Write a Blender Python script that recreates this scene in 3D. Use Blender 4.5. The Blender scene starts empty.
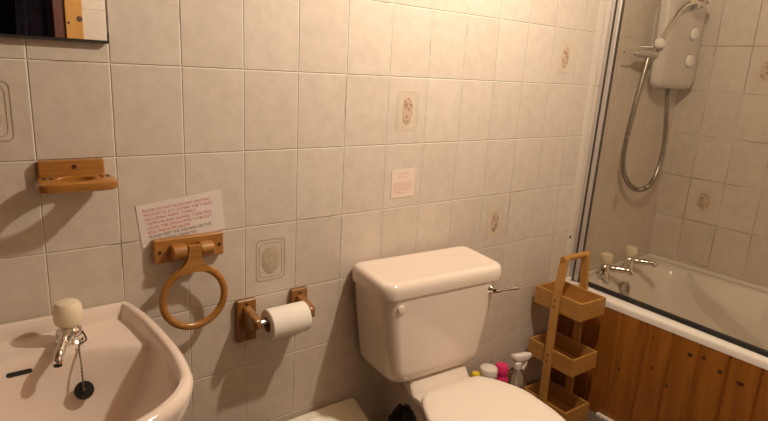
import bpy, bmesh, math, random
from mathutils import Vector, Matrix
random.seed(7)
S = bpy.context.scene
COL = S.collection
PI = math.pi

# ---------------------------------------------------------------- camera, world, exposure, lights
cd = bpy.data.cameras.new('camera'); cam = bpy.data.objects.new('camera', cd); COL.objects.link(cam)
cd.sensor_width = 36.0; cd.lens = 562.5/768*36; cd.clip_start = 0.02
R0 = (0.79580796, -0.6031352, 0.05401504); R1 = (-0.10554737, -0.22599129, -0.96839439); R2 = (0.59627967, 0.76495481, -0.243505)
m = Matrix.Identity(4)
for i in range(3):
    m[i][0] = R0[i]; m[i][1] = -R1[i]; m[i][2] = -R2[i]; m[i][3] = (-0.1304, -1.3311, 1.3501)[i]
cam.matrix_world = m
S.camera = cam
w = bpy.data.worlds.new('world'); S.world = w; w.use_nodes = True
w.node_tree.nodes['Background'].inputs['Color'].default_value = (0.9, 0.7, 0.5, 1)
w.node_tree.nodes['Background'].inputs['Strength'].default_value = 0.0
S.view_settings.view_transform = 'Standard'; S.view_settings.look = 'None'
S.view_settings.exposure = 0.0; S.view_settings.gamma = 1.0; S.view_settings.use_curve_mapping = False
LAMP_POS = (1.09, -0.72, 2.03); LAMP_WATTS = 56.0
LAMP_COLOR = (1.0, 0.905, 0.74)
l = bpy.data.lights.new('bulb_light', 'POINT'); l.energy = LAMP_WATTS; l.color = LAMP_COLOR; l.shadow_soft_size = 0.03
o = bpy.data.objects.new('bulb_light', l); o.location = LAMP_POS; COL.objects.link(o)

# ---------------------------------------------------------------- helpers
def N(nt, t, **k):
    n = nt.nodes.new(t)
    for a, b in k.items():
        if a in n.inputs: n.inputs[a].default_value = b
        else: setattr(n, a, b)
    return n

def base_mat(name, color, rough=0.4, metal=0.0, **k):
    mt = bpy.data.materials.new(name); mt.use_nodes = True
    b = mt.node_tree.nodes['Principled BSDF']
    b.inputs['Base Color'].default_value = (*color, 1); b.inputs['Roughness'].default_value = rough
    b.inputs['Metallic'].default_value = metal
    for a, v in k.items(): b.inputs[a].default_value = v
    return mt

def noisy(name, c1, c2, scale=8, rough=0.35, bump=0.0, detail=4, stretch=(1, 1, 1), metal=0.0, bscale=None, **k):
    mt = base_mat(name, c1, rough, metal, **k); nt = mt.node_tree; b = nt.nodes['Principled BSDF']
    tc = N(nt, 'ShaderNodeTexCoord'); mp = N(nt, 'ShaderNodeMapping'); mp.inputs['Scale'].default_value = stretch
    nt.links.new(tc.outputs['Object'], mp.inputs['Vector'])
    n = N(nt, 'ShaderNodeTexNoise', Scale=scale, Detail=detail); nt.links.new(mp.outputs[0], n.inputs['Vector'])
    r = N(nt, 'ShaderNodeValToRGB'); r.color_ramp.elements[0].position = 0.3; r.color_ramp.elements[1].position = 0.7
    r.color_ramp.elements[0].color = (*c1, 1); r.color_ramp.elements[1].color = (*c2, 1)
    nt.links.new(n.outputs['Fac'], r.inputs[0]); nt.links.new(r.outputs[0], b.inputs['Base Color'])
    if bump:
        n2 = N(nt, 'ShaderNodeTexNoise', Scale=bscale or scale*2, Detail=3); nt.links.new(mp.outputs[0], n2.inputs['Vector'])
        bp = N(nt, 'ShaderNodeBump', Strength=bump, Distance=0.002); nt.links.new(n2.outputs['Fac'], bp.inputs['Height'])
        nt.links.new(bp.outputs[0], b.inputs['Normal'])
    return mt

def tile_mat(name, axis, u0, v0, tint=1.0, dirt=(.28, .40)):
    mt = base_mat(name, (.6, .5, .4), 0.3); nt = mt.node_tree; b = nt.nodes['Principled BSDF']; L = nt.links.new
    tc = N(nt, 'ShaderNodeTexCoord'); sp = N(nt, 'ShaderNodeSeparateXYZ'); L(tc.outputs['Object'], sp.inputs[0])
    a1 = N(nt, 'ShaderNodeMath', operation='SUBTRACT'); L(sp.outputs[axis], a1.inputs[0]); a1.inputs[1].default_value = u0
    a2 = N(nt, 'ShaderNodeMath', operation='SUBTRACT'); L(sp.outputs[2], a2.inputs[0]); a2.inputs[1].default_value = v0
    cb = N(nt, 'ShaderNodeCombineXYZ'); L(a1.outputs[0], cb.inputs[0]); L(a2.outputs[0], cb.inputs[1])
    br = N(nt, 'ShaderNodeTexBrick'); br.offset = 0.0; br.squash = 1.0
    for k, v in {'Scale': 1.0, 'Mortar Size': 0.0024, 'Mortar Smooth': 0.75, 'Brick Width': 0.15, 'Row Height': 0.2, 'Bias': 0.0}.items(): br.inputs[k].default_value = v
    br.inputs['Color1'].default_value = (1.0, 1.0, 1.0, 1); br.inputs['Color2'].default_value = (0.95, 0.94, 0.93, 1); br.inputs['Mortar'].default_value = (1, 1, 1, 1)
    L(cb.outputs[0], br.inputs['Vector'])
    n = N(nt, 'ShaderNodeTexNoise', Scale=24.0, Detail=6.0, Roughness=0.7, Distortion=0.3); L(tc.outputs['Object'], n.inputs['Vector'])
    r = N(nt, 'ShaderNodeValToRGB'); e = r.color_ramp.elements
    e[0].position = 0.33; e[0].color = (.60*tint, .51*tint, .43*tint, 1); e[1].position = 0.62; e[1].color = (.67*tint, .58*tint, .495*tint, 1)
    L(n.outputs['Fac'], r.inputs[0])
    mu = N(nt, 'ShaderNodeMixRGB', blend_type='MULTIPLY'); mu.inputs[0].default_value = 1; L(r.outputs[0], mu.inputs[1]); L(br.outputs['Color'], mu.inputs[2])
    n3 = N(nt, 'ShaderNodeTexNoise', Scale=5.0, Detail=3.0); L(tc.outputs['Object'], n3.inputs['Vector'])
    gr = N(nt, 'ShaderNodeValToRGB'); e = gr.color_ramp.elements
    e[0].position = dirt[0]; e[0].color = (.40, .31, .22, 1); e[1].position = dirt[1]; e[1].color = (.82, .75, .64, 1); L(n3.outputs['Fac'], gr.inputs[0])
    mx = N(nt, 'ShaderNodeMixRGB'); L(br.outputs['Fac'], mx.inputs[0]); L(mu.outputs[0], mx.inputs[1]); L(gr.outputs[0], mx.inputs[2])
    L(mx.outputs[0], b.inputs['Base Color'])
    rg = N(nt, 'ShaderNodeMapRange'); rg.inputs[3].default_value = 0.3; rg.inputs[4].default_value = 0.85; L(br.outputs['Fac'], rg.inputs[0]); L(rg.outputs[0], b.inputs['Roughness'])
    # relief: recessed grout plus a gentle surface ripple
    iv = N(nt, 'ShaderNodeMath', operation='SUBTRACT'); iv.inputs[0].default_value = 1; L(br.outputs['Fac'], iv.inputs[1])
    bp = N(nt, 'ShaderNodeBump', Strength=0.9, Distance=0.0032); L(iv.outputs[0], bp.inputs['Height'])
    n2 = N(nt, 'ShaderNodeTexNoise', Scale=22.0, Detail=2.0); L(tc.outputs['Object'], n2.inputs['Vector'])
    bp2 = N(nt, 'ShaderNodeBump', Strength=0.25, Distance=0.002); L(n2.outputs['Fac'], bp2.inputs['Height']); L(bp.outputs[0], bp2.inputs['Normal'])
    L(bp2.outputs[0], b.inputs['Normal'])
    return mt

def wood(name, c1, c2, grain_axis=0, scale=6.0, rough=0.35, knots=False, coat=0.0):
    mt = base_mat(name, c1, rough); nt = mt.node_tree; b = nt.nodes['Principled BSDF']; L = nt.links.new
    b.inputs['Coat Weight'].default_value = coat; b.inputs['Coat Roughness'].default_value = 0.2
    tc = N(nt, 'ShaderNodeTexCoord'); mp = N(nt, 'ShaderNodeMapping')
    s = [9.0, 9.0, 9.0]; s[grain_axis] = 0.8; mp.inputs['Scale'].default_value = s
    L(tc.outputs['Object'], mp.inputs['Vector'])
    n = N(nt, 'ShaderNodeTexNoise', Scale=scale, Detail=5.0, Roughness=0.6, Distortion=0.9); L(mp.outputs[0], n.inputs['Vector'])
    r = N(nt, 'ShaderNodeValToRGB'); e = r.color_ramp.elements
    e[0].position = .3; e[0].color = (*c1, 1); e[1].position = .72; e[1].color = (*c2, 1)
    L(n.outputs['Fac'], r.inputs[0]); out = r.outputs[0]
    L(out, b.inputs['Base Color'])
    bp = N(nt, 'ShaderNodeBump', Strength=0.15, Distance=0.001); L(n.outputs['Fac'], bp.inputs['Height']); L(bp.outputs[0], b.inputs['Normal'])
    return mt

def thing(name, label, cat, loc=(0, 0, 0), group=None):
    o = bpy.data.objects.new(name, None); o.empty_display_size = 0.05; COL.objects.link(o); o.location = loc
    o['label'] = label; o['category'] = cat
    if group: o['group'] = group
    return o

def tag(o, label, cat, group=None):
    o['label'] = label; o['category'] = cat
    if group: o['group'] = group
    return o

def root_loc(p):
    v = Vector((0, 0, 0))
    while p is not None:
        v += p.location; p = p.parent
    return v

def obj(name, bm, mat, parent=None, smooth=True, bevel=0.0, seg=2, angle=35, origin=None, label=None):
    """world-space bmesh -> one linked mesh object (children are stored relative to their thing)"""
    bmesh.ops.recalc_face_normals(bm, faces=bm.faces[:])
    off = root_loc(parent) if parent else (Vector(origin) if origin else Vector((0, 0, 0)))
    for v in bm.verts: v.co -= off
    me = bpy.data.meshes.new(name); bm.to_mesh(me); bm.free()
    for mm in (mat if isinstance(mat, (list, tuple)) else [mat]): me.materials.append(mm)
    o = bpy.data.objects.new(name, me); COL.objects.link(o)
    if parent: o.parent = parent
    else: o.location = off
    if smooth:
        for p in me.polygons: p.use_smooth = True
        me.set_sharp_from_angle(angle=math.radians(angle))
    if bevel:
        md = o.modifiers.new('bevel', 'BEVEL'); md.width = bevel; md.segments = seg; md.limit_method = 'ANGLE'; md.angle_limit = math.radians(40)
        md.harden_normals = True
        for p in me.polygons: p.use_smooth = True
    if label: o['label'] = label
    return o

def struct(name, bm, mat, **k):
    o = obj(name, bm, mat, **k); o['kind'] = 'structure'; return o

def box(bm, x0, x1, y0, y1, z0, z1, M=None):
    vs = [bm.verts.new(Vector(c)) for c in ((x0, y0, z0), (x1, y0, z0), (x1, y1, z0), (x0, y1, z0), (x0, y0, z1), (x1, y0, z1), (x1, y1, z1), (x0, y1, z1))]
    if M is not None:
        for v in vs: v.co = M @ v.co
    for f in ((3, 2, 1, 0), (4, 5, 6, 7), (0, 1, 5, 4), (1, 2, 6, 5), (2, 3, 7, 6), (3, 0, 4, 7)): bm.faces.new([vs[i] for i in f])
    return bm

def loft(bm, rings, cap0=True, cap1=True, closed=True):
    prev = None; first = None
    for ring in rings:
        cur = [bm.verts.new(Vector(p)) for p in ring]
        if prev:
            n = len(cur)
            for i in range(n if closed else n-1):
                j = (i+1) % n
                bm.faces.new((prev[i], prev[j], cur[j], cur[i]))
        else: first = cur
        prev = cur
    if cap0: bm.faces.new(first[::-1])
    if cap1: bm.faces.new(prev)
    return bm

def frame(d):
    d = d.normalized(); a = Vector((0, 0, 1)) if abs(d.z) < .9 else Vector((1, 0, 0))
    u = d.cross(a).normalized(); return u, d.cross(u).normalized()

def tube(bm, pts, rad, n=16, cap=True):
    pts = [Vector(p) for p in pts]; rings = []
    u = None
    for i, p in enumerate(pts):
        d = (pts[min(i+1, len(pts)-1)] - pts[max(i-1, 0)]).normalized()
        if u is None: u, v = frame(d)
        else:
            u = (u - d*u.dot(d)).normalized(); v = d.cross(u)
        r = rad[i] if isinstance(rad, (list, tuple)) else rad
        rings.append([p + u*math.cos(2*PI*k/n)*r + v*math.sin(2*PI*k/n)*r for k in range(n)])
    return loft(bm, rings, cap, cap)

def lathe(bm, prof, c, axis=(0, 0, 1), n=32, cap=True):
    ax = Vector(axis).normalized(); u, v = frame(ax); c = Vector(c)
    rings = [[c + ax*h + (u*math.cos(2*PI*k/n) + v*math.sin(2*PI*k/n))*max(r, 1e-4) for k in range(n)] for r, h in prof]
    return loft(bm, rings, cap, cap)

def spline(pts, m=8, closed=False):
    P = [Vector(p) for p in pts]; out = []; n = len(P)
    rng = range(n) if closed else range(n-1)
    for i in rng:
        if closed: a, b, c, d = P[i-1], P[i], P[(i+1) % n], P[(i+2) % n]
        else: a, b, c, d = P[max(i-1, 0)], P[i], P[i+1], P[min(i+2, n-1)]
        for k in range(m):
            t = k/m
            out.append(.5*((2*b) + (c-a)*t + (2*a-5*b+4*c-d)*t*t + (3*b-a-3*c+d)*t**3))
    if not closed: out.append(P[-1])
    return out

def rrect(cx, cy, hx, hy, r, n=6):
    out = []
    for sx, sy, a0 in ((1, 1, 0), (-1, 1, PI/2), (-1, -1, PI), (1, -1, 3*PI/2)):
        for k in range(n+1):
            a = a0 + PI/2*k/n
            out.append((cx + sx*(hx-r) + r*math.cos(a), cy + sy*(hy-r) + r*math.sin(a)))
    return out

def rrect2(cx, cy, hx, hy, rb, rf, n=6):
    out = []
    for sx, sy, a0, r in ((1, 1, 0, rb), (-1, 1, PI/2, rb), (-1, -1, PI, rf), (1, -1, 3*PI/2, rf)):
        for k in range(n+1):
            a = a0 + PI/2*k/n
            out.append((cx + sx*(hx-r) + r*math.cos(a), cy + sy*(hy-r) + r*math.sin(a)))
    return out

def ring_z(pts, z): return [(x, y, z) for x, y in pts]

# ---------------------------------------------------------------- materials
XR = 2.632; YF = -1.75; XL = -1.35; H = 2.3
M_tile_back = tile_mat('glazed_tile_back', 0, 0.0, 1.33-2.0)
M_tile_right = tile_mat('glazed_tile_right', 1, -0.135-3.0, 1.33-2.0, dirt=(.42, .58))
M_tile_left = noisy('brown_wall_paint', (.22, .14, .09), (.26, .17, .11), 4, 0.8)
M_tile_front = tile_mat('glazed_tile_front', 0, 0.405-3.0, 1.345-2.0)
M_paint = wood('ceiling_boards', (.26, .14, .06), (.36, .20, .09), 0, 4, 0.6)
M_floor = noisy('floor_vinyl', (.12, .085, .06), (.17, .12, .085), 12, 0.4)
M_ceramic = noisy('cream_ceramic', (.80, .69, .60), (.82, .71, .62), 2, 0.14, **{'Coat Weight': 0.3, 'Coat Roughness': 0.05})
M_basin = noisy('pinkish_ceramic', (.82, .69, .60), (.84, .71, .62), 2, 0.11, **{'Coat Weight': 0.3, 'Coat Roughness': 0.05})
M_seat = noisy('seat_plastic', (.85, .76, .67), (.87, .78, .69), 2, 0.22)
M_tub = noisy('bath_acrylic', (.78, .72, .65), (.80, .74, .67), 2, 0.15)
M_pine = wood('varnished_pine', (.30, .115, .018), (.47, .215, .045), 0, 6, 0.28, coat=0.5)
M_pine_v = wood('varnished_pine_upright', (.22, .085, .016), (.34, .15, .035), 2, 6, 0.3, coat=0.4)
M_bamboo = wood('bamboo', (.37, .17, .037), (.50, .255, .068), 1, 7, 0.42)
M_bamboo_v = wood('bamboo_upright', (.40, .185, .042), (.53, .275, .075), 2, 7, 0.42)
M_panel = wood('stained_pine_panel', (.22, .068, .007), (.37, .135, .018), 2, 3.2, 0.32, coat=0.3)
M_door = wood('pine_door_trim', (.46, .21, .035), (.58, .29, .06), 2, 3, 0.35)
M_knot = noisy('dark_knot', (.045, .012, .004), (.09, .025, .008), 60, 0.5)
M_darkwood = wood('dark_jamb', (.085, .02, .009), (.13, .035, .014), 2, 3, 0.4)
M_chrome = noisy('chrome', (.82, .80, .77), (.86, .84, .80), 5, 0.12, metal=1.0)
M_steel = noisy('satin_aluminium', (.50, .455, .42), (.56, .515, .475), 30, 0.36, stretch=(1, 1, .05), metal=0.55)
M_cream = noisy('cream_plastic', (.84, .72, .52), (.86, .74, .55), 6, 0.3)
M_white = noisy('white_plastic', (.80, .74, .68), (.83, .77, .71), 6, 0.35)
M_shower = noisy('grey_white_plastic', (.58, .52, .48), (.61, .55, .50), 6, 0.3)
M_dial = noisy('dial_plastic', (.82, .78, .72), (.85, .81, .75), 6, 0.3)
M_black = noisy('black_rubber', (.012, .011, .010), (.02, .018, .016), 20, 0.45)
M_dark = noisy('dark_seam', (.05, .035, .025), (.07, .05, .035), 20, 0.6)
M_screw = noisy('screw_metal', (.10, .07, .05), (.16, .11, .08), 40, 0.4, metal=0.7)
M_paper = noisy('tissue_paper', (.88, .82, .74), (.91, .85, .78), 30, 0.9, 0.3)
M_core = noisy('cardboard', (.30, .19, .11), (.38, .25, .15), 20, 0.9)
M_sign = noisy('laminated_paper', (.76, .67, .62), (.79, .70, .65), 10, 0.22)
M_sign2 = noisy('pale_pink_paper', (.76, .61, .52), (.79, .64, .55), 10, 0.4)
M_red = noisy('red_ink', (.55, .06, .085), (.62, .09, .11), 40, 0.6)
M_ink = noisy('black_ink', (.06, .045, .045), (.09, .07, .06), 40, 0.6)
M_pinkink = noisy('pink_ink', (.66, .36, .32), (.72, .42, .36), 40, 0.6)
M_bin = noisy('cream_bin_plastic', (.80, .73, .60), (.83, .76, .63), 6, 0.3)
M_yellow = noisy('yellow_plastic', (.80, .55, .03), (.85, .62, .05), 6, 0.35)
M_pink = noisy('magenta_plastic', (.70, .03, .15), (.78, .05, .2), 6, 0.3)
M_navy = noisy('navy_plastic', (.02, .02, .05), (.03, .03, .07), 6, 0.3)
M_mirror = base_mat('mirror_silver', (.92, .92, .91), 0.0, 1.0)
M_cloth = noisy('navy_cloth', (.07, .07, .13), (.10, .10, .18), 20, 0.95)
M_hall = noisy('dark_hall_paint', (.03, .018, .012), (.04, .025, .018), 5, 0.9)
M_frame_line = noisy('motif_outline', (.44, .34, .235), (.48, .38, .27), 30, 0.35)
M_frame_fill = noisy('motif_ground', (.60, .505, .385), (.635, .54, .42), 25, 0.3, 0.3)
M_bulb = base_mat('glowing_bulb', (1, .8, .6), 0.4)
b = M_bulb.node_tree.nodes['Principled BSDF']; b.inputs['Emission Color'].default_value = (1, .75, .5, 1); b.inputs['Emission Strength'].default_value = 6.0

# motif relief: brown-pink flower cameo
M_cameo_pale = noisy('pale_cameo', (.44, .34, .25), (.56, .46, .35), 90, .3, .5)
M_cameo = base_mat('cameo_print', (.4, .25, .18), 0.3); nt = M_cameo.node_tree; bb = nt.nodes['Principled BSDF']
tc = N(nt, 'ShaderNodeTexCoord'); vo = N(nt, 'ShaderNodeTexVoronoi', Scale=75.0); nt.links.new(tc.outputs['Object'], vo.inputs['Vector'])
no = N(nt, 'ShaderNodeTexNoise', Scale=60.0, Detail=3.0); nt.links.new(tc.outputs['Object'], no.inputs['Vector'])
mxx = N(nt, 'ShaderNodeMath', operation='ADD'); nt.links.new(vo.outputs['Distance'], mxx.inputs[0]); nt.links.new(no.outputs['Fac'], mxx.inputs[1])
rr = N(nt, 'ShaderNodeValToRGB'); e = rr.color_ramp.elements
e[0].position = .72; e[0].color = (.34, .20, .125, 1); e[1].position = 1.15; e[1].color = (.56, .42, .31, 1)
nt.links.new(mxx.outputs[0], rr.inputs[0]); nt.links.new(rr.outputs[0], bb.inputs['Base Color'])
bp = N(nt, 'ShaderNodeBump', Strength=0.5, Distance=0.002); nt.links.new(mxx.outputs[0], bp.inputs['Height']); nt.links.new(bp.outputs[0], bb.inputs['Normal'])

def glass(name, tint=(1, 1, 1), rough=0.0, ior=1.45):
    mt = bpy.data.materials.new(name); mt.use_nodes = True; nt = mt.node_tree; b = nt.nodes['Principled BSDF']
    b.inputs['Base Color'].default_value = (*tint, 1); b.inputs['Roughness'].default_value = rough
    b.inputs['Transmission Weight'].default_value = 1.0; b.inputs['IOR'].default_value = ior
    return mt
M_glass = bpy.data.materials.new('screen_glass'); M_glass.use_nodes = True
nt = M_glass.node_tree; nt.nodes.clear()
out = N(nt, 'ShaderNodeOutputMaterial'); tr = N(nt, 'ShaderNodeBsdfTransparent'); tr.inputs[0].default_value = (.90, .885, .85, 1)
gl = N(nt, 'ShaderNodeBsdfGlossy'); gl.inputs['Roughness'].default_value = 0.02
fr = N(nt, 'ShaderNodeFresnel'); fr.inputs['IOR'].default_value = 1.5
df = N(nt, 'ShaderNodeBsdfDiffuse'); df.inputs[0].default_value = (.55, .50, .44, 1)
m1 = N(nt, 'ShaderNodeMixShader'); m2 = N(nt, 'ShaderNodeMixShader'); m2.inputs[0].default_value = 0.02
nt.links.new(tr.outputs[0], m2.inputs[1]); nt.links.new(df.outputs[0], m2.inputs[2])
gm = N(nt, 'ShaderNodeNewGeometry'); iv = N(nt, 'ShaderNodeMath', operation='SUBTRACT'); iv.inputs[0].default_value = 1; nt.links.new(gm.outputs['Backfacing'], iv.inputs[1])
fm = N(nt, 'ShaderNodeMath', operation='MULTIPLY'); nt.links.new(fr.outputs[0], fm.inputs[0]); nt.links.new(iv.outputs[0], fm.inputs[1])
nt.links.new(fm.outputs[0], m1.inputs[0]); nt.links.new(m2.outputs[0], m1.inputs[1]); nt.links.new(gl.outputs[0], m1.inputs[2]); nt.links.new(m1.outputs[0], out.inputs[0])
M_bottle = glass('clear_bottle_plastic', (.93, .90, .85), 0.08, 1.3)

# ---------------------------------------------------------------- setting
T = 0.1
wall_back = struct('wall_back', box(bmesh.new(), XL-T, XR+T, 0, T, 0, H), M_tile_back, smooth=False)
wall_right = struct('wall_right', box(bmesh.new(), XR, XR+T, YF-T, 0, 0, H), M_tile_right, smooth=False)
wall_left = struct('wall_left', box(bmesh.new(), XL-T, XL, YF-T, 0, 0, H), M_tile_left, smooth=False)
DX0, DX1, DZ = -0.45, 0.335, 2.0
bm = bmesh.new(); box(bm, XL, DX0-.03, YF-T, YF, 0, H); box(bm, DX1+.01, XR, YF-T, YF, 0, H); box(bm, DX0-.03, DX1+.01, YF-T, YF, DZ+.03, H)
struct('wall_front', bm, M_tile_front, smooth=False)
struct('floor', box(bmesh.new(), XL-T, XR+T, YF-T-1.1, T, -0.08, 0), M_floor, smooth=False)
struct('ceiling', box(bmesh.new(), XL-T, XR+T, YF-T-1.1, T, H, H+.08), M_paint, smooth=False)
# doorway behind the camera, seen in the mirror: pine architrave, dark jamb, dark hall
bm = bmesh.new(); box(bm, DX1, DX1+.072, YF, YF+.018, 0, DZ+.07); box(bm, DX0-.072, DX0, YF, YF+.018, 0, DZ+.07); box(bm, DX0, DX1, YF, YF+.018, DZ, DZ+.07)
arch = struct('trim_1', bm, M_door, bevel=0.004)
for (kx, kz, rr_) in ((DX1+.058, 1.498, .013), (DX1+.012, 1.478, .006)):
    obj('knot', lathe(bmesh.new(), [(rr_, 0), (rr_, .0008)], (kx, YF+.018, kz), (0, 1, 0), 16), M_knot, arch)
bm = bmesh.new(); box(bm, DX1-.045, DX1, YF-T, YF+.004, 0, DZ); box(bm, DX0, DX0+.03, YF-T, YF+.004, 0, DZ); box(bm, DX0+.03, DX1-.045, YF-T, YF+.004, DZ-.03, DZ)
struct('trim_2', bm, M_darkwood, bevel=0.002)
bm = bmesh.new(); box(bm, XL-T, XR+T, YF-T-1.1, YF-T-1.0, 0, H); box(bm, XL-T, XL, YF-T-1.0, YF-T, 0, H); box(bm, .9, 1.0, YF-T-1.0, YF-T, 0, H)
struct('wall_hall', bm, M_hall, smooth=False)

# decorated tiles: raised outline, ground and cameo, fixed to the tiled walls
def motif(wall, u, z, axis, hw=.043, hh=.059, ow=.027, oh=.041, cameo=True, ground=True, cm=None):
    def P(a, b, d): return (a, -d, b) if axis == 0 else (XR-d, a, b)
    if ground:
        bm = bmesh.new(); r = rrect(u, z, hw-.004, hh-.004, .012)
        loft(bm, [[P(a, b, -.0003) for a, b in r], [P(a, b, .0004) for a, b in r]]); obj('motif_ground', bm, M_frame_fill, wall, smooth=False)
    bm = bmesh.new()
    for (sx, sy, wd) in ((hw, hh, .0022), (hw-.009, hh-.010, .0012)):
        o_ = rrect(u, z, sx, sy, .014); i_ = rrect(u, z, sx-wd, sy-wd, .012)
        loft(bm, [[P(a, b, -.0003) for a, b in o_], [P(a, b, .0008) for a, b in o_], [P(a, b, .0008) for a, b in i_], [P(a, b, -.0003) for a, b in i_]], False, False)
    if not cameo:
        for k in range(3):
            ww = [.026-.008*k, .024-.008*k]
            o_ = [(u+ww[0]*math.cos(t*PI/16), z+1.4*ww[0]*math.sin(t*PI/16)) for t in range(32)]; i_ = [(u+ww[1]*math.cos(t*PI/16), z+1.4*ww[1]*math.sin(t*PI/16)) for t in range(32)]
            loft(bm, [[P(a, b, -.0003) for a, b in o_], [P(a, b, .0008) for a, b in o_], [P(a, b, .0008) for a, b in i_], [P(a, b, -.0003) for a, b in i_]], False, False)
    obj('motif_outline', bm, M_frame_fill if ground or not cameo else M_frame_line, wall, smooth=False)
    if cameo:
        bm = bmesh.new(); ov = [(math.cos(t*PI/20), math.sin(t*PI/20)) for t in range(40)]
        loft(bm, [[P(u+ow*a*s, z+oh*b_*s, d) for a, b_ in ov] for s, d in ((1, -.0003), (1, .0006), (.9, .0014), (.5, .002), (.01, .0022))]); obj('cameo', bm, cm or M_cameo, wall)
for u, z, ow in ((-.075, 1.23, .027), (.525, .83, .027), (.975, 1.23, .021), (1.425, .83, .021), (1.725, 1.43, .021), (2.235, .82, .02)):
    motif(wall_back, u, z, 0, ow=ow, ground=u > .6, cm=None if u > .6 else M_cameo_pale)
motif(wall_right, -.21, .83, 1, ow=.028); motif(wall_right, -.36, 1.43, 1, ow=.028)
for z in (1.03, .83, .63): motif(wall_right, -.066, z, 1, cameo=False, ground=False)

# pale sealant strip where an older screen profile was fixed, with its screw hole
s_ = struct('trim_3', box(bmesh.new(), 1.902, 1.932, -.0012, .0005, .545, 2.05), noisy('sealant', (.66, .57, .48), (.69, .60, .51), 6, 0.4), smooth=False)
obj('screw', lathe(bmesh.new(), [(.006, 0), (.006, .002), (.003, .003)], (1.918, -.001, .70), (0, -1, 0), 14), M_screw, s_)

# ---------------------------------------------------------------- ceiling lamp (above the frame)
lx, ly, lz = LAMP_POS
t = thing('pendant_lamp', 'lit bulb in a white lampholder hanging from the ceiling above the toilet', 'lamp', (lx, ly, H))
obj('ceiling_rose', lathe(bmesh.new(), [(.045, H-.001), (.045, H-.012), (.03, H-.022), (.008, H-.026)], (lx, ly, 0), n=28), M_white, t)
obj('cord', tube(bmesh.new(), [(lx, ly, H-.025), (lx, ly, lz+.12)], .003, 8), M_white, t)
obj('lampholder', lathe(bmesh.new(), [(.006, lz+.125), (.017, lz+.118), (.019, lz+.09), (.016, lz+.075)], (lx, ly, 0), n=20), M_white, t)
obj('bulb_cap', lathe(bmesh.new(), [(.0125, lz+.078), (.0125, lz+.058), (.016, lz+.050)], (lx, ly, 0), n=20), M_bulb, t)

# ---------------------------------------------------------------- mirror
bm = bmesh.new(); box(bm, -.50, .146, -.0125, -.0065, 1.376, 2.0)
mir = obj('wall_mirror', bm, M_mirror, origin=(-.177, 0, 1.376), smooth=False); tag(mir, 'frameless wall mirror with dark bottom edge above the basin', 'mirror')
bm = bmesh.new(); box(bm, -.503, .149, -.0065, -.0005, 1.372, 2.003); box(bm, -.503, .149, -.0145, -.0064, 1.370, 1.3755); box(bm, .1462, .149, -.0145, -.0064, 1.3756, 1.392)
obj('edge_strip', bm, M_black, mir, smooth=False)

# navy dressing gown in the dark hall, visible in the mirror
RYc = YF-.30
t = thing('hanging_robe', 'dark navy robe hanging in the dark doorway, seen in the mirror', 'robe', (.24, RYc, .4))
bm = bmesh.new(); rings = []
for k in range(14):
    z = .5 + 1.25*k/13; wd = .115 - .04*(k/13)**3; rings.append([(.265 + wd*math.cos(a), RYc + .05*math.sin(a) + .016*math.sin(9*a+.4*k/13)*(1 if math.sin(a) > 0 else 0), z) for a in [2*PI*i/64 for i in range(64)]])
loft(bm, rings); obj('cloth', bm, M_cloth, t)
obj('collar', tube(bmesh.new(), spline([(.20, RYc+.04, 1.72), (.23, RYc+.06, 1.77), (.30, RYc+.06, 1.77), (.33, RYc+.04, 1.72)], 6), .018, 10), M_cloth, t)
obj('hanging_loop', tube(bmesh.new(), spline([(.265, RYc+.05, 1.76), (.265, RYc+.03, 1.9), (.265, RYc, 2.27), (.265, RYc, H-.001)], 6), .004, 8), M_screw, t)

# ---------------------------------------------------------------- wash basin
CX = -.077
half = [(0, -.004), (.12, -.004), (.215, -.004), (.236, -.016), (.253, -.10), (.2605, -.197), (.2625, -.286), (.259, -.345), (.248, -.409), (.220, -.459), (.178, -.493), (.124, -.517), (.06, -.531), (0, -.535)]
pts = [(CX+x, y, 0) for x, y in half] + [(CX-x, y, 0) for x, y in half[-2:0:-1]]
OUT = [(p.x, p.y) for p in spline(pts, 8, True)]
def seg_d(px, py):
    best = 9
    for i in range(len(OUT)):
        ax, ay = OUT[i]; bx, by = OUT[(i+1) % len(OUT)]
        dx, dy = bx-ax, by-ay; L2 = dx*dx+dy*dy
        t_ = max(0, min(1, ((px-ax)*dx+(py-ay)*dy)/L2)) if L2 > 0 else 0
        best = min(best, (px-ax-t_*dx)**2+(py-ay-t_*dy)**2)
    return math.sqrt(best)
def sst(a, b_, x):
    x = max(0, min(1, (x-a)/(b_-a))); return x*x*(3-2*x)
RZ = .795
def basin_z(x, y):
    d = seg_d(x, y)
    yb = -.132 - 1.4*(x-CX)**2
    deck = .764
    s = min(d-.026, yb-y)
    s = s if s > .05 else .003*math.log(1+math.exp(s/.003)); s2 = max(0, min(1, s/.135)); bowl = deck - .15*(1-(1-s2)**2)
    inner = bowl if s > 0 else deck
    t_ = sst(.021, .034, d)
    z = RZ*(1-t_) + t_*inner
    if d < .012: z -= .010*(1-d/.012)**2
    return z
basin = thing('wash_basin', 'pinkish cream ceramic wash basin with rounded rim fixed under the mirror', 'basin', (CX, -.2, 0))
bm = bmesh.new(); cxy = (CX, -.27)
NR = 56
rings = []
for sc, z in ((.30, .56), (.55, .58), (.78, .64), (.92, .70), (.985, .755), (1.0, .775)):
    rings.append([(cxy[0]+(x-cxy[0])*sc, (cxy[1]+(y-cxy[1])*sc) if y < cxy[1] else (cxy[1]+(y-cxy[1])*(1-(1-sc)*.35)), z) for x, y in OUT])
for k in range(NR):
    f_ = (1-k/NR)
    rings.append([(cxy[0]+(x-cxy[0])*f_, cxy[1]+(y-cxy[1])*f_, basin_z(cxy[0]+(x-cxy[0])*f_, cxy[1]+(y-cxy[1])*f_)) for x, y in OUT])
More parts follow.
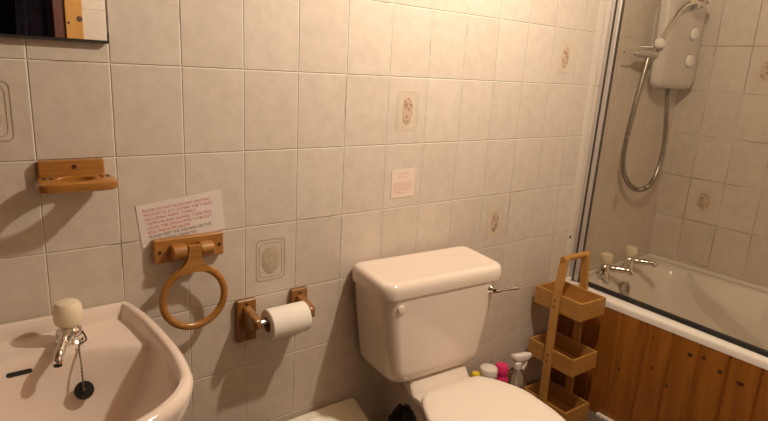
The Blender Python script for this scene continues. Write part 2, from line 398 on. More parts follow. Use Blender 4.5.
loft(bm, rings); obj('bowl', bm, M_basin, basin, angle=60)
bm = bmesh.new(); rings = []
for z, hx, hy in ((0, .11, .10), (.06, .10, .09), (.35, .085, .075), (.54, .10, .085), (.60, .12, .10)): rings.append(ring_z(rrect(CX, -.19, hx, hy, .05), z))
loft(bm, rings); obj('pedestal', bm, M_basin, basin)
# overflow slot in the back slope of the bowl
ovx = CX+.001; ovy = -.1425
nz = Vector((0, -(basin_z(ovx, ovy-.004)-basin_z(ovx, ovy+.004))/.008*-1, 0)); sl = (basin_z(ovx, ovy+.004)-basin_z(ovx, ovy-.004))/.008
nrm = Vector((0, -sl, 1)).normalized(); ta = Vector((1, 0, 0)); tb = nrm.cross(ta)
c0 = Vector((ovx, ovy, basin_z(ovx, ovy)))
bm = bmesh.new(); r = rrect(0, 0, .0215, .0044, .0043)
loft(bm, [[c0 + ta*a + tb*b_ + nrm*d for a, b_ in r] for d in (-.002, .0012)]); obj('overflow_slot', bm, M_black, basin)
dz = basin_z(CX, -.29)
obj('drain', lathe(bmesh.new(), [(.030, dz-.002), (.030, dz+.003), (.024, dz+.004), (.018, dz+.001), (.001, dz+.001)], (CX, -.29, 0), n=28), M_chrome, basin)
# tap with a cream mushroom head
TX, TY, TZ = .020, -.098, .764
tap = obj('tap', lathe(bmesh.new(), [(.026, TZ-.004), (.0265, TZ+.004), (.023, TZ+.008), (.0235, TZ+.014), (.0255, TZ+.021), (.0235, TZ+.029), (.016, TZ+.035), (.010, TZ+.044)], (TX, TY, 0), n=28), M_chrome, basin, label='small chrome pillar tap with a cream head')
obj('spout', tube(bmesh.new(), spline([(TX, TY+.005, TZ+.020), (TX-.010, TY-.03, TZ+.026), (TX-.022, TY-.06, TZ+.022), (TX-.032, TY-.082, TZ+.012), (TX-.035, TY-.088, TZ+.000)], 6), [.014]*6+[.0115]*6+[.0095]*6+[.0085]*7, 16), M_chrome, tap)
obj('nozzle', lathe(bmesh.new(), [(.0078, 0), (.0078, -.004), (.004, -.004)], (TX-.035, TY-.088, TZ), n=16), M_black, tap)
obj('tap_head', lathe(bmesh.new(), [(.012, TZ+.036), (.020, TZ+.038), (.0255, TZ+.044), (.0275, TZ+.054), (.0275, TZ+.068), (.0258, TZ+.080), (.021, TZ+.088), (.011, TZ+.0915), (.001, TZ+.092)], (TX, TY, 0), n=32), M_cream, tap, label='cream mushroom-shaped tap head')
# left tap of the pair, outside the frame
# plug on its chain
PX, PY = .028, -.185
pz = basin_z(PX, PY); e1 = .004
gx = (basin_z(PX+e1, PY)-basin_z(PX-e1, PY))/(2*e1); gy = (basin_z(PX, PY+e1)-basin_z(PX, PY-e1))/(2*e1)
pn = Vector((-gx, -gy, 1)).normalized()
pc = Vector((PX, PY, pz)) + pn*.003
plug = thing('sink_plug', 'black rubber sink plug hanging on a chain in the basin bowl', 'plug', pc)
obj('plug', lathe(bmesh.new(), [(.012, 0), (.015, .007), (.0175, .0095), (.0182, .0125), (.017, .0145), (.006, .015), (.004, .019), (.001, .020)], pc, pn, 28), M_black, plug)
bm = bmesh.new()
c1 = Vector((TX+.022, TY-.012, TZ+.022)); top = pc + pn*.020
mid = Vector((.030, -.140, TZ+.006)); mid.z = basin_z(mid.x, mid.y)+.006
path = spline([c1, Vector((TX+.026, TY-.025, TZ+.008)), mid, (mid+top)/2 + Vector((0, -.004, .006)), top], 8)
tube(bm, path, .0014, 6)
for i, p in enumerate(path):
    lathe(bm, [(.0004, -.002), (.0021, -.0008), (.0021, .0008), (.0004, .002)], p, (0, 0, 1), 8)
obj('chain', bm, M_screw, plug)

# ---------------------------------------------------------------- wooden soap dish
t = thing('soap_dish', 'varnished pine soap and toothbrush shelf screwed to the tiles under the mirror', 'soap dish', (.06, 0, 1.08))
bm = bmesh.new(); box(bm, -.001, .124, -.016, -.0002, 1.078, 1.131); obj('back_plate', bm, M_pine, t, bevel=.004)
bm = bmesh.new()
# shelf with an oval recess: loft outer shape, top pierced by an oval hole
n = 48
def shelf_outer(s=0):
    out = []
    for k in range(n):
        a = 2*PI*k/n; ca, sa = math.cos(a), math.sin(a); q = 1/max(abs(ca), abs(sa))
        e_ = (abs(ca)**6+abs(sa)**6)**(-1/6)
        out.append((.0625+(.0735-s)*ca*e_, -.056+(.042-s)*sa*e_))
    return out
hole = lambda a, b_: [(.062+a*math.cos(2*PI*k/n), -.056+b_*math.sin(2*PI*k/n)) for k in range(n)]
loft(bm, [ring_z(shelf_outer(.006), 1.0775), ring_z(shelf_outer(.001), 1.081), ring_z(shelf_outer(), 1.088), ring_z(shelf_outer(.001), 1.095), ring_z(shelf_outer(.006), 1.099), ring_z(hole(.036, .029), 1.099), ring_z(hole(.034, .027), 1.097), ring_z(hole(.033, .026), 1.079), ring_z(hole(.035, .028), 1.0775), ring_z(shelf_outer(.006), 1.0775)], False, False)
bmesh.ops.remove_doubles(bm, verts=bm.verts[:], dist=1e-6)
sh = obj('shelf', bm, M_pine, t)
for x in (.012, .117):
    for dx in (-.006, .006):
        r = rrect(x+dx, -.045, .0028, .011, .0027); obj('toothbrush_slot', loft(bmesh.new(), [ring_z(r, 1.0985), ring_z(r, 1.0996)]), M_dark, sh)
obj('screw', lathe(bmesh.new(), [(.0048, 0), (.0048, .001), (.002, .0012)], (.066, -.016, 1.117), (0, -1, 0), 16), M_knot, t)

# ---------------------------------------------------------------- warning sign with writing
def sign_frame(x, y, z, deg):
    a = math.radians(deg)
    return Matrix(((math.cos(a), -math.sin(a), 0, x), (0, 0, -1, y), (math.sin(a), math.cos(a), 0, z), (0, 0, 0, 1)))
def text_mesh(name, body, size, width, mat, M, x, y, parent):
    c = bpy.data.curves.new(name, 'FONT'); c.body = body; c.size = size; c.extrude = 0.0; c.resolution_u = 2; c.offset = 0.0
    o = bpy.data.objects.new(name, c); COL.objects.link(o); bpy.context.view_layer.update()
    sx = width/o.dimensions.x
    me = bpy.data.meshes.new_from_object(o.evaluated_get(bpy.context.evaluated_depsgraph_get())); COL.objects.unlink(o); bpy.data.objects.remove(o)
    q = bpy.data.objects.new(name, me); COL.objects.link(q); me.materials.clear(); me.materials.append(mat)
    off = root_loc(parent)
    for v in me.vertices: v.co = M @ Vector((v.co.x*sx + x, v.co.y + y, .0004)) - off
    q.parent = parent; return q
SW, SH = .203, .103
Ms = sign_frame(.196, -.0012, .913, 6.0)
sign = thing('warning_notice', 'tilted laminated notice with red and black capitals behind the towel ring', 'notice', (.3, 0, .93))
bm = bmesh.new(); box(bm, 0, SW, -.0, SH, -.0006, .0002, Ms); obj('sheet', bm, M_sign, sign, smooth=False)
lines = [('PLEASE DO NOT FLUSH ANY SANITARY', .160, 0), ('PRODUCTS, ETC DOWN THE TOILET', .164, 0), ('INCLUDING WIPES, TOWELS,', .121, 0), ('TAMPONS AND NAPPIES. THESE WILL', .159, 0),
         ('CAUSE THE DRAIN PIPES TO BLOCK', .155, 0), ('AND MAJOR PROBLEMS', .100, 0), ('PLEASE KEEP THE SHOWER ON THE', .150, 1), ('COOLER SETTING, THANK YOU', .112, 1)]
for i, (s, wd, k) in enumerate(lines):
    text_mesh('lettering', s, .0100, wd, M_ink if k else M_red, Ms, .013+.0008*i, SH-.0195-.0107*i, sign)

# small pink notice
Ms2 = sign_frame(.930, -.0012, .962, .6)
t = thing('small_notice', 'small square pale pink notice stuck to the tiles above the cistern', 'notice', (.975, 0, .96))
bm = bmesh.new(); box(bm, 0, .093, 0, .091, -.0006, .0002, Ms2); obj('sheet', bm, M_sign2, t, smooth=False)
bm = bmesh.new()
for y, x0, x1 in ((.074, .028, .066), (.063, .028, .064), (.044, .012, .080), (.037, .010, .076), (.030, .012, .082), (.023, .010, .078), (.014, .018, .060)):
    x = x0
    while x < x1:
        wl = random.uniform(.006, .014); box(bm, x, min(x+wl, x1), y, y+.0032, .0002, .0005, Ms2); x += wl+.003
obj('lettering', bm, M_pinkink, t, smooth=False)

# ---------------------------------------------------------------- towel ring
t = thing('towel_ring', 'varnished pine towel ring hanging from a wall plate beside the basin', 'towel ring', (.303, 0, .80))
bm = bmesh.new(); box(bm, .216, .386, -.020, -.0018, .873, .933); pl = obj('wall_plate', bm, M_pine, t, bevel=.005)
for x in (.229, .374): obj('screw', lathe(bmesh.new(), [(.0045, 0), (.0045, .001), (.002, .0013)], (x, -.020, .902), (0, -1, 0), 14), M_knot, pl)
for x0, x1 in ((.252, .288), (.318, .352)):
    bm = bmesh.new(); rings = []
    for x in (x0, x0+.003, x1-.003, x1):
        s = .85 if x in (x0, x1) else 1
        rings.append([(x, -.034+.018*s*c, .902+.018*s*q) for c, q in [(math.cos(2*PI*k/20), math.sin(2*PI*k/20)) for k in range(20)]])
    loft(bm, rings); box(bm, x0+.002, x1-.002, -.034, -.019, .887, .917); obj('peg', bm, M_pine, t, label='short rounded wooden peg')
RX, RY, RZc, RR, rr2 = .299, -.046, .784, .0755, .0092
bm = bmesh.new(); nu, nv = 64, 14; vs = []
for i in range(nu):
    a = 2*PI*i/nu; row = []
    for j in range(nv):
        q = 2*PI*j/nv
        row.append(bm.verts.new((RX+(RR+rr2*math.cos(q))*math.cos(a), RY+rr2*.8*math.sin(q), RZc+(RR+rr2*math.cos(q))*math.sin(a))))
    vs.append(row)
for i in range(nu):
    for j in range(nv): bm.faces.new((vs[i][j], vs[(i+1) % nu][j], vs[(i+1) % nu][(j+1) % nv], vs[i][(j+1) % nv]))
# neck that flares into the ring
prof = [(.0150, .917), (.0155, .905), (.0165, .891), (.020, .878), (.028, .867), (.040, .857), (.048, .850)]
poly = [(RX+.004*(z-.86)/.05+x, z) for x, z in prof] + [(RX+.022*k/3, RZc+math.sqrt(.068**2-(.022*k/3)**2)) for k in (3, 1.5, 0, -1.5, -3)] + [(RX+.004*(z-.86)/.05-x, z) for x, z in prof[::-1]]
vf = [bm.verts.new((x, RY-.0075, z)) for x, z in poly]; vb = [bm.verts.new((x, RY+.0075, z)) for x, z in poly]
bm.faces.new(vf); bm.faces.new(vb[::-1])
for i in range(len(poly)): j = (i+1) % len(poly); bm.faces.new((vf[i], vb[i], vb[j], vf[j]))
obj('ring', bm, M_pine_v if False else M_pine, t, angle=50)

# ---------------------------------------------------------------- toilet roll holder and roll
t = thing('toilet_roll_holder', 'pine toilet roll holder with two wall brackets and a chrome rod', 'roll holder', (.53, 0, .67))
AY, AZ = -.075, .688
for x0, x1 in ((.421, .476), (.583, .634)):
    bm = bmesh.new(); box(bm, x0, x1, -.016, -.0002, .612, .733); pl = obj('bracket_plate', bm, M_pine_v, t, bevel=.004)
    for z in (.628, .720): obj('screw', lathe(bmesh.new(), [(.0045, 0), (.0045, .001), (.002, .0013)], ((x0+x1)/2, -.016, z), (0, -1, 0), 14), M_knot, pl)
    xc = (x0+x1)/2; bm = bmesh.new(); rings = []
    for f_ in [k/8 for k in range(9)]:
        y = -.014 - .066*f_; zc = .683 + .005*f_; hz = .034*(1-f_)+.017*f_; hx = .012*(1-.1*f_)
        rings.append([(xc+a, y, zc+c) for a, c in rrect(0, 0, hx, hz, .006, 3)])
    for a_, s in ((.006, .85), (.010, .5)): rings.append([(xc+a*s, -.080-a_, .688+c*s) for a, c in rrect(0, 0, .011, .017, .005, 3)])
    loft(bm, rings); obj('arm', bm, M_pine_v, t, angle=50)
obj('rod', lathe(bmesh.new(), [(.007, .447), (.007, .4965), (.0095, .497), (.0095, .560), (.007, .5605), (.007, .612)], (0, AY, AZ), (1, 0, 0), 18), M_chrome, t)
t = thing('toilet_roll', 'white toilet roll on the pine holder beside the cistern', 'toilet roll', (.53, AY, AZ))
RRL = .0415; A0, A1 = .480, .593
bm = bmesh.new(); prof = [(.0205, A0), (RRL-.002, A0), (RRL, A0+.002), (RRL, A1-.002), (RRL-.002, A1), (.0205, A1)]
lathe(bm, prof, (0, AY+.002, AZ-.011), (1, 0, 0), 48, cap=False); obj('paper', bm, M_paper, t)
obj('cardboard_core', lathe(bmesh.new(), [(.0206, A0-.0004), (.0206, A1+.0004), (.0186, A1+.0004), (.0186, A0-.0004), (.0206, A0-.0004)], (0, AY+.002, AZ-.011), (1, 0, 0), 32, cap=False), M_core, t)

# ---------------------------------------------------------------- toilet
TXC, TYC, TTH = .999, -.129, -.0773          # centre of the cistern and its slight turn away from the wall
tc_, ts_ = math.cos(TTH), math.sin(TTH)
def TL(u, v, z=0): return (TXC+tc_*u-ts_*v, TYC+ts_*u+tc_*v, z)
def TR(pts, z): return [TL(u, v, z) for u, v in pts]
def band(u0, hu, v0, v1, r): return rrect(u0, (v0+v1)/2, hu, abs(v1-v0)/2, r)
toilet = thing('toilet', 'cream close-coupled toilet with closed seat lid against the tiled wall', 'toilet', TL(0, -.2, 0))
bm = bmesh.new(); rings = []
for z, uc, hu, v0, r in ((.4385, -.007, .120, -.045, .04), (.4405, -.007, .140, -.065, .045), (.448, -.007, .157, -.081, .05), (.460, -.007, .169, -.091, .05), (.478, -.007, .1755, -.0955, .05), (.498, -.007, .179, -.097, .05), (.58, -.005, .192, -.0975, .05), (.66, -.004, .204, -.098, .05), (.728, -.003, .211, -.098, .05)):
    rings.append(TR(rrect2(uc, (v0+.099)/2, hu, (.099-v0)/2, min(r, .014), r-.008), z))
loft(bm, rings); obj('cistern_tank', bm, M_ceramic, toilet)
bm = bmesh.new(); rings = []
for z, g, r in ((.7262, -.004, .036), (.7285, .0005, .04), (.740, .0015, .041), (.754, .001, .041), (.7625, -.002, .039), (.7675, -.006, .036), (.7705, -.012, .032), (.7715, -.019, .028), (.7705, -.030, .022), (.7685, -.045, .018), (.7680, -.070, .012)):
    rings.append([TL(u, v, z + (.003 + .045*(v+.05) if z > .75 else 0)) for u, v in rrect2(.0035, .0035, .2275+g, .1045+g, max(r-.010, .006), r+.003)])
loft(bm, rings); obj('cistern_lid', bm, M_ceramic, toilet)
nv_ = Vector(TL(0, -1)) - Vector(TL(0, 0))
obj('cover_cap', lathe(bmesh.new(), [(.012, -.004), (.0125, .001), (.011, .004), (.007, .005), (.001, .0055)], TL(-.170, -.098, .698), nv_, 24), M_ceramic, toilet, label='small round white cap over the spare lever hole')
LV = obj('lever_boss', lathe(bmesh.new(), [(.015, -.003), (.015, .003), (.011, .007), (.009, .013), (.007, .018)], TL(.172, -.096, .700), nv_, 20), M_chrome, toilet)
obj('flush_lever', tube(bmesh.new(), spline([TL(.174, -.113, .700), TL(.197, -.117, .700), TL(.220, -.121, .700), TL(.244, -.124, .7005), TL(.262, -.127, .701)], 5), [.0085]*5+[.0055]*5+[.0055]*5+[.007]*5+[.006], 14), M_chrome, LV, label='chrome flush lever pointing right')
def egg(cu, vb, vf, hw, bw):
    """plan outline of a seat: straight back of half-width bw, widest hw, rounded front"""
    vm = vb + (vf-vb)*.42; right = [(0, vb), (bw*.55, vb), (bw*.9, vb-.002), (bw+.008, vb-.012), (bw+(hw-bw)*.55, vb+(vm-vb)*.30), (hw*.985, vb+(vm-vb)*.70), (hw, vm), (hw*.965, vm+(vf-vm)*.35), (hw*.80, vm+(vf-vm)*.68), (hw*.48, vm+(vf-vm)*.92), (0, vf)]
    pts = [(cu+x, y, 0) for x, y in right] + [(cu-x, y, 0) for x, y in right[-2:0:-1]]
    return [(p.x, p.y) for p in spline(pts, 4, True)]
UC = .012
def egg_s(d, vb, vf, hw, bw): return egg(UC, vb-d, vf+d, hw-d, bw-d)
bm = bmesh.new(); rings = []
for z, s_, cv in ((0, .60, -.27), (.03, .57, -.27), (.10, .53, -.27), (.18, .56, -.28), (.26, .70, -.30), (.33, .88, -.32), (.385, .965, -.325), (.404, .985, -.325), (.408, .97, -.325)):
    rings.append(TR([(UC+(u-UC)*s_, cv+(v+.325)*(s_ if v < -.325 else max(s_, .66))) for u, v in egg(UC, -.125, -.565, .172, .105)], z))
loft(bm, rings)
rings = []
for z, hu, v1, r in ((.16, .045, -.16, .02), (.27, .050, -.17, .02), (.35, .080, -.175, .02), (.385, .106, -.180, .018), (.400, .113, -.182, .016), (.409, .112, -.180, .016), (.411, .105, -.174, .014)):
    rings.append(TR(band(.004, hu, v1, -.085, r), z))
loft(bm, rings)
def trap(hf, vf, hb, vb): return [(hb, vb), (-hb, vb), (-hf+.001, vf+.030), (-hf, vf+.008), (-hf+.008, vf), (hf-.008, vf), (hf, vf+.008), (hf-.001, vf+.030)]
loft(bm, [TR([(u+.002, v) for u, v in trap(h_, v_, .07, .03)], z) for h_, v_, z in ((.112, -.118, .400), (.112, -.118, .405), (.1115, -.104, .415), (.1095, -.088, .440), (.108, -.084, .4445), (.105, -.077, .446))])
obj('pan', bm, M_ceramic, toilet)
bm = bmesh.new(); loft(bm, [TR(egg_s(d, -.128, -.563, .176, .100), z) for d, z in ((.006, .4095), (0, .412), (0, .420), (.004, .4225))]); obj('seat', bm, M_seat, toilet)
bm = bmesh.new(); loft(bm, [TR(egg_s(d, -.132, -.566, .177, .104), z) for d, z in ((.004, .4228), (-.001, .4245), (-.002, .429), (.001, .433), (.006, .4350), (.03, .4362), (.08, .437))]); obj('seat_lid', bm, M_seat, toilet)
for u in (-.06, .085): obj('hinge', lathe(bmesh.new(), [(.007, -.014), (.008, -.012), (.008, .012), (.007, .014)], TL(u, -.124, .418), (tc_, ts_, 0), 14), M_seat, toilet)

# ---------------------------------------------------------------- bin, brush
t = thing('waste_bin', 'cream rectangular bin with closed lid between basin and toilet', 'bin', (.69, -.13, 0))
bm = bmesh.new(); loft(bm, [[(x, y, z + (.42*(y+.018)+.008 if k else 0)) for x, y in rrect(.680, -.128, .105+.020*k, .09+.016*k, .025)] for k, z in ((0, 0.001), (1, .272))]); obj('bin_body', bm, M_bin, t)
bm = bmesh.new(); rings = [ring_z(rrect(.680, -.128, .130+g, .112+g, r), z) for g, z, r in ((.004, .270, .018), (.008, .273, .02), (.008, .292, .02), (.005, .301, .018), (0, .304, .016), (-.010, .304, .012), (-.014, .300, .010), (-.016, .299, .008))]
loft(bm, rings)
for v in bm.verts: v.co.z += .012 + .42*(v.co.y+.018)
obj('lid', bm, M_bin, t)
t = thing('toilet_brush', 'black bristled toilet brush in a dark pot beside the toilet pan', 'toilet brush', (.972, -.080, 0))
obj('pot', lathe(bmesh.new(), [(.036, .001), (.04, .02), (.039, .15), (.04, .17), (.036, .17), (.034, .02)], (.972, -.080, 0), n=28, cap=False), M_navy, t)
bm = bmesh.new(); rings = []
for k in range(15):
    a = k/14; z = .14+.12*a; r0 = .050*math.sin(PI*(.12+.86*a))**.5
    rings.append([(.972+(r0*(1+.14*math.sin(7*q+k*2.1)+.06*random.random()))*math.cos(q), -.080+(r0*(1+.14*math.sin(7*q+k*2.1)))*.85*math.sin(q), z+.008*math.sin(5*q)) for q in [2*PI*i/36 for i in range(36)]])
loft(bm, rings); obj('bristles', bm, M_black, t)

# ---------------------------------------------------------------- bottles behind the toilet
def bottle(name, label, x, y, body, bmat, cap, cmat, capname='cap', group=None):
    t = thing(name, label, 'bottle', (x, y, 0), group)
    obj('bottle_body', lathe(bmesh.new(), body, (x, y, 0), n=28), bmat, t); obj(capname, lathe(bmesh.new(), cap, (x, y, 0), n=24), cmat, t); return t
bottle('cleaner_bottle', 'bottle with a yellow cap closest to the cistern behind the toilet', 1.335, -.065, [(.03, .001), (.034, .01), (.034, .17), (.028, .20), (.014, .222)], M_white, [(.018, .222), (.0205, .228), (.020, .256), (.015, .268), (.001, .272)], M_yellow)
bottle('aerosol_can', 'dark can with a white cap on the floor behind the toilet seat', 1.400, -.070, [(.03, .001), (.033, .004), (.033, .225), (.030, .24)], M_navy, [(.033, .238), (.035, .242), (.035, .262), (.032, .272), (.022, .277), (.001, .279)], M_white)
bottle('detergent_bottle', 'magenta pink bottle on the floor between white-capped can and spray bottle', 1.470, -.075, [(.028, .001), (.032, .006), (.032, .19), (.028, .215), (.020, .235)], M_pink, [(.026, .230), (.028, .236), (.028, .254), (.022, .266), (.001, .271)], M_pink)
t = thing('spray_bottle', 'clear spray bottle with white trigger head beside the bamboo caddy', 'bottle', (1.566, -.075, 0))
obj('bottle_body', lathe(bmesh.new(), [(.034, .001), (.038, .006), (.038, .17), (.035, .195), (.020, .222), (.014, .232)], (1.566, -.075, 0), n=32), M_bottle, t)
obj('dip_tube', tube(bmesh.new(), [(1.566, -.075, .235), (1.569, -.078, .02)], .0035, 10), M_white, t)
obj('collar', lathe(bmesh.new(), [(.0165, .222), (.0175, .226), (.0165, .248), (.012, .252)], (1.566, -.075, 0), n=24), M_white, t)
bm = bmesh.new(); rings = []
for dx, hz, hy, z in ((-.026, .006, .009, .272), (-.022, .014, .013, .270), (0, .018, .015, .268), (.03, .017, .014, .272), (.044, .013, .011, .276), (.050, .010, .008, .277)):
    rings.append([(1.566+dx*.9, -.075-dx*.42+a, z+c) for a, c in rrect(0, 0, hy, hz, min(hy, hz)*.8, 4)])
loft(bm, rings); hd = obj('trigger_head', bm, M_white, t)
obj('trigger', tube(bmesh.new(), spline([(1.593, -.088, .262), (1.597, -.090, .245), (1.592, -.088, .228), (1.586, -.085, .218)], 5), [.007]*16, 10), M_white, t)

# ---------------------------------------------------------------- bamboo caddy
cdx, cdy, th = 1.757, -.142, -.046
cad = thing('bamboo_caddy', 'three-tier bamboo shelf caddy standing beside the pine bath panel', 'shelf unit', (cdx, cdy, 0))
MC = Matrix.Translation((cdx, cdy, 0)) @ Matrix.Rotation(th, 4, 'Z')
HW, HL = .077, .110
for z1, hh in ((.536, .072), (.304, .072), (.072, .071)):
    z0 = z1-hh; bm = bmesh.new()
    box(bm, -HW, -HW+.009, -HL, HL, z0, z1, MC); box(bm, HW-.009, HW, -HL, HL, z0, z1, MC)
    box(bm, -HW+.009, HW-.009, -HL, -HL+.009, z0, z1, MC); box(bm, -HW+.009, HW-.009, HL-.009, HL, z0, z1, MC)
    box(bm, -HW+.009, HW-.009, -HL+.009, HL-.009, z0+.004, z0+.011, MC)
    obj('tray', bm, M_bamboo, cad, bevel=.0015)
for s in (-1, 1):
    bm = bmesh.new(); xo = s*(HW+.0075)
    pts_ = [(xo, .0), (xo, .55), (s*.062, .685)]
    rings = []
    for (x, z) in ((xo, .001), (xo, .52), (s*.074, .60), (s*.064, .676), (s*.0635, .684)):
        rings.append([MC @ Vector((x+a, b_, z)) for a, b_ in ((-.0072, -.0165), (.0072, -.0165), (.0072, .0165), (-.0072, .0165))])
    loft(bm, rings); up = obj('upright', bm, M_bamboo_v, cad, bevel=.002)
    for zz in (.515, .488, .282, .256):
        bm = bmesh.new(); lathe(bm, [(.0042, 0), (.0042, .0012), (.002, .0018)], MC @ Vector((s*(HW+.0145), 0, zz)), (s, 0, 0), 12)
        obj('bolt', bm, M_screw, up)
bm = bmesh.new(); tube(bm, [MC @ Vector((-.076, 0, .681)), MC @ Vector((-.05, 0, .682)), MC @ Vector((.05, 0, .682)), MC @ Vector((.076, 0, .681))], [.0105, .0115, .0115, .0105], 16); obj('handle_bar', bm, M_bamboo, cad)

# ---------------------------------------------------------------- bathtub, panel
BX0, BX1, BY0, BY1, BZ = 1.895, XR-.001, -1.70, -.001, .500
tub = thing('bathtub', 'cream white bathtub behind the glass screen along the right wall', 'bathtub', (2.26, -.85, 0))
bm = bmesh.new(); cx, cy = (BX0+BX1)/2, (BY0+BY1)/2; hx, hy = (BX1-BX0)/2, (BY1-BY0)/2
def tr(hx_, hy_, r, z, dx=0, dy=0): return ring_z(rrect(cx+dx, cy+dy, hx_, hy_, r, 10), z)
rings = [tr(hx-.012, hy-.012, .012, .470), tr(hx, hy, .012, .470), tr(hx, hy, .012, .488), tr(hx-.003, hy-.003, .012, .496), tr(hx-.009, hy-.009, .012, BZ),
         tr(hx-.068, hy-.075, .10, BZ, .008), tr(hx-.078, hy-.085, .10, .496, .008), tr(hx-.086, hy-.095, .11, .480, .008), tr(hx-.105, hy-.14, .12, .35, .008), tr(hx-.125, hy-.19, .12, .18, .008), tr(hx-.15, hy-.23, .12, .145, .008), tr(hx-.20, hy-.30, .10, .135, .008)]
loft(bm, rings, cap0=False); obj('tub_shell', bm, M_tub, tub, angle=50)
for i, (x, xt) in enumerate(((2.098, 2.148), (2.300, 2.347))):
    y = -.078
    tp = obj('tap', lathe(bmesh.new(), [(.026, BZ-.001), (.026, BZ+.006), (.019, BZ+.010), (.018, BZ+.035), (.023, BZ+.042), (.023, BZ+.060), (.014, BZ+.070), (.012, BZ+.076)], (x, y, 0), n=24), M_chrome, tub, label='chrome bath tap with a clear cream head')
    obj('spout', tube(bmesh.new(), spline([(x, y+.012, BZ+.050), (x+(xt-x)*.35, y-.03, BZ+.056), (x+(xt-x)*.75, y-.065, BZ+.058), (xt, y-.088, BZ+.058), (xt+.003, y-.096, BZ+.046)], 5), [.017]*6+[.0145]*6+[.013]*9, 16), M_chrome, tp)
    obj('tap_head', lathe(bmesh.new(), [(.012, BZ+.074), (.022, BZ+.076), (.027, BZ+.083), (.028, BZ+.104), (.025, BZ+.118), (.014, BZ+.123), (.001, BZ+.124)], (x, y, 0), n=10), M_cream, tp)
def tub_x(z): return 2.553-.13*(.48-z)      # inner face of the far side of the tub
arm = spline([(-.235, .490, 0), (-.32, .447, 0), (-.45, .383, 0), (-.60, .310, 0), (-.75, .25, 0), (-.95, .215, 0), (-1.25, .22, 0)], 6); rings = []  # sloping ridge added along the far inner side of the tub
for k, p in enumerate(arm):
    q = min(1, k/8); y, z = p.x, p.y
    rings.append([(tub_x(.491)+.004, y, .491), (tub_x(z)-.034*q+.006, y-.004, z+.012), (tub_x(z)-.036*q+.006, y, z), (tub_x(z)-.030*q+.006, y+.006, z-.012), (tub_x(z-.08)+.004, y+.05*q, z-.085*q-.01), (2.60, y+.05*q, z-.085*q-.01), (2.60, y, .491)])
obj('side_ridge', loft(bmesh.new(), rings), M_tub, tub, angle=70)
bm = bmesh.new(); box(bm, XR-.012, XR-.0005, -1.70, -.0005, BZ-.002, BZ+.016); box(bm, BX0+.006, XR-.012, -.012, -.0005, BZ-.002, BZ+.014); obj('sealant_bead', bm, M_tub, tub, bevel=.004)
obj('overflow_plate', lathe(bmesh.new(), [(.034, -.004), (.034, .005), (.028, .010), (.016, .011), (.014, .006), (.001, .006)], (2.225, -.118, .445), (0, -1, .25), 24), M_steel, tub)
# pine panel: v-grooved boards
bm = bmesh.new(); prof = [(1.912, 0)]; ya = -.002; widths = [.085, .098, .10, .095, .10, .098]; yy = ya; k = 0
line = [(1.902, ya)]
while yy > -1.68:
    wdt = .0985; y2 = max(yy-wdt, -1.70)
    line += [(1.896, yy-.005), (1.896, y2+.005), (1.9015, y2+.0008), (1.9015, y2-.0008)]; yy = y2
line += [(1.915, -1.70), (1.915, ya)]
vb = [bm.verts.new((x, y, .001)) for x, y in line]; vt = [bm.verts.new((x, y, .4695)) for x, y in line]
for i in range(len(line)): j = (i+1) % len(line); bm.faces.new((vb[i], vb[j], vt[j], vt[i]))
bm.faces.new(vt); bm.faces.new(vb[::-1])
pan = obj('front_panel', bm, M_panel, tub, smooth=False, label='orange-brown knotty pine plank panel')
KNOTS = [(-.318, .237, .005, .007), (-.507, .259, .005, .006), (-.443, .303, .005, .006), (-.565, .414, .009, .008), (-.612, .424, .007, .008), (-.670, .398, .008, .008), (-.736, .386, .012, .008), (-.426, .424, .004, .004), (-.95, .3, .01, .009), (-1.2, .2, .009, .01)]
def knot(y, z, a, b_):
    n_ = 20; bm = bmesh.new(); loft(bm, [[(x_, y+a*s*math.cos(2*PI*k/n_), z+b_*s*math.sin(2*PI*k/n_)+.001*math.sin(3*2*PI*k/n_)) for k in range(n_)] for x_, s in ((1.8965, 1), (1.8957, 1), (1.8954, .6))])
    obj('knot', bm, M_knot, pan)
for px_ in KNOTS: knot(*px_)
# floor edging
struct('trim_4', box(bmesh.new(), 1.878, 1.8955, -1.70, -.262, 0.0, .012), M_white, bevel=.002)

# ---------------------------------------------------------------- bath screen
GX = 0.0
scr = thing('bath_screen', 'frameless glass bath screen with aluminium hinge post standing on the bath rim', 'shower screen', (1.965, -.4, BZ))
def lean(bm):           # the screen stands slightly out of plumb and swings a little outwards
    for v in bm.verts: v.co.x += 1.966 + .024*(v.co.z-.5) + .045*v.co.y
    return bm
obj('glass_pane', lean(box(bmesh.new(), -.003, .003, -.86, -.040, BZ+.016, 1.93)), M_glass, scr, smooth=False)
obj('wall_profile', lean(box(bmesh.new(), -.014, .014, -.0165, -.0005, BZ+.001, 1.95)), M_steel, scr, bevel=.002)
obj('hinge_post', lean(box(bmesh.new(), -.012, .012, -.042, -.0215, BZ+.006, 1.95)), M_steel, scr, bevel=.004)
bm = bmesh.new(); box(bm, -.0142, .0135, -.0218, -.0162, BZ+.004, 1.95); obj('seal_strip', lean(bm), M_dark, scr, smooth=False)
obj('edge_seal', lean(box(bmesh.new(), -.0052, .0052, -.0458, -.0418, BZ+.004, 1.94)), M_dark, scr, smooth=False)
bm = bmesh.new(); box(bm, -.008, .008, -.86, -.044, BZ+.0005, BZ+.018); obj('bottom_seal', lean(bm), M_black, scr, bevel=.002)

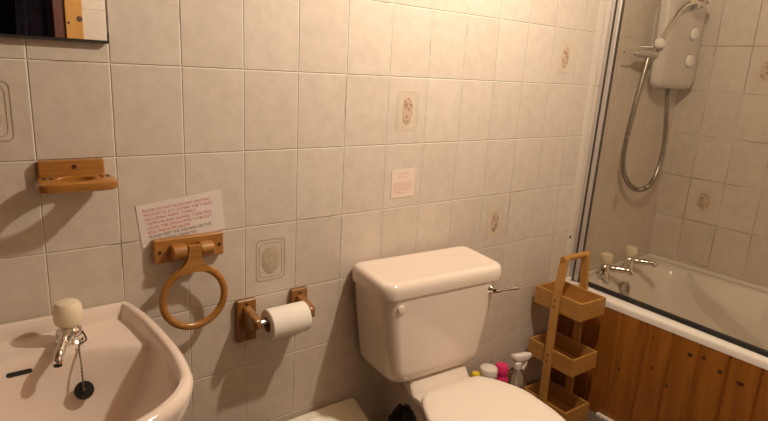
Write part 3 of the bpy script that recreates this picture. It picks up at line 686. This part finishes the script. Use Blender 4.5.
# ---------------------------------------------------------------- electric shower
t = thing('electric_shower', 'grey white electric shower box with two dials on the tiles above the bath', 'shower unit', (2.42, 0, 1.34))
bm = bmesh.new(); rings = [[(x, -d, z) for x, z in rrect(2.435, 1.525, .168+g, .19+g*.6, r)] for d, g, r in ((.0005, -.055, .03), (.028, -.050, .03), (.040, -.012, .04), (.052, 0, .045), (.066, 0, .045), (.080, -.006, .045), (.088, -.02, .04), (.091, -.05, .03))]
loft(bm, rings); obj('case', bm, M_shower, t)
for z in (1.572, 1.458):
    d_ = obj('dial_shade', lathe(bmesh.new(), [(.031, 0), (.031, .003), (.028, .004)], (2.492, -.088, z), (0, -1, 0), 28), noisy('dial_shadow_ring', (.36, .31, .27), (.4, .35, .3), 8, .4), t)  # grey ring paints the shadow around each dial
    obj('dial', lathe(bmesh.new(), [(.025, .003), (.025, .013), (.021, .017), (.001, .018)], (2.492, -.088, z), (0, -1, 0), 28), M_dial, d_)
# riser rail and slider
t = thing('shower_rail', 'thin chrome riser rail with slider bracket left of the shower box', 'shower rail', (2.25, 0, 1.2))
obj('rail', tube(bmesh.new(), [(2.255, -.055, 1.462), (2.255, -.055, 2.05)], .0065, 14), M_chrome, t)
for z, r_m in ((2.03, .012), (1.50, .010)): obj('rail_mount', tube(bmesh.new(), [(2.255, -.0005, z), (2.255, -.055, z)], r_m, 16), M_chrome, t)
bm = bmesh.new(); tube(bm, [(2.115, -.060, 1.468), (2.145, -.060, 1.469), (2.215, -.060, 1.470), (2.268, -.060, 1.4715)], [.011, .0155, .0155, .014], 18); sl = obj('slider', bm, M_steel, t)
obj('lever', tube(bmesh.new(), [(2.02, -.060, 1.4665), (2.12, -.060, 1.468)], [.003, .004], 10), M_chrome, sl)
obj('clamp_knob', lathe(bmesh.new(), [(.010, -.01), (.021, -.004), (.0225, .006), (.018, .016), (.001, .020)], (2.246, -.075, 1.515), (-.2, -1, .1), 24), M_dial, sl)
# hand shower with hose
t = thing('hand_shower', 'chrome hand shower with looping flexible hose hanging from the rail', 'shower head', (2.25, -.07, 1.5))
obj('handle', tube(bmesh.new(), spline([(2.250, -.082, 1.525), (2.268, -.086, 1.565), (2.290, -.092, 1.605), (2.325, -.098, 1.650), (2.375, -.105, 1.682), (2.43, -.112, 1.702)], 6), [.0095]*12+[.0105]*12+[.0125]*7, 16), M_chrome, t)
obj('spray_head', lathe(bmesh.new(), [(.012, 0), (.024, .012), (.040, .022), (.042, .03), (.038, .034), (.001, .034)], (2.43, -.112, 1.702), (.55, -.45, -.7), 28), M_chrome, t)
hose = spline([(2.205, -.062, 1.462), (2.19, -.060, 1.38), (2.168, -.055, 1.24), (2.154, -.05, 1.08), (2.170, -.05, .985), (2.225, -.05, .922), (2.290, -.05, .889), (2.345, -.05, .879), (2.405, -.05, .888), (2.452, -.05, .925), (2.482, -.05, .995), (2.490, -.05, 1.10), (2.470, -.048, 1.22), (2.452, -.045, 1.30), (2.448, -.045, 1.337)], 22)
hr = [(.0112 if i % 2 else .0088) for i in range(len(hose))]
obj('hose', tube(bmesh.new(), hose, hr, 10), noisy('hose_metal', (.27, .235, .20), (.40, .36, .31), 60, .3, metal=1.0), t, smooth=True, angle=80)
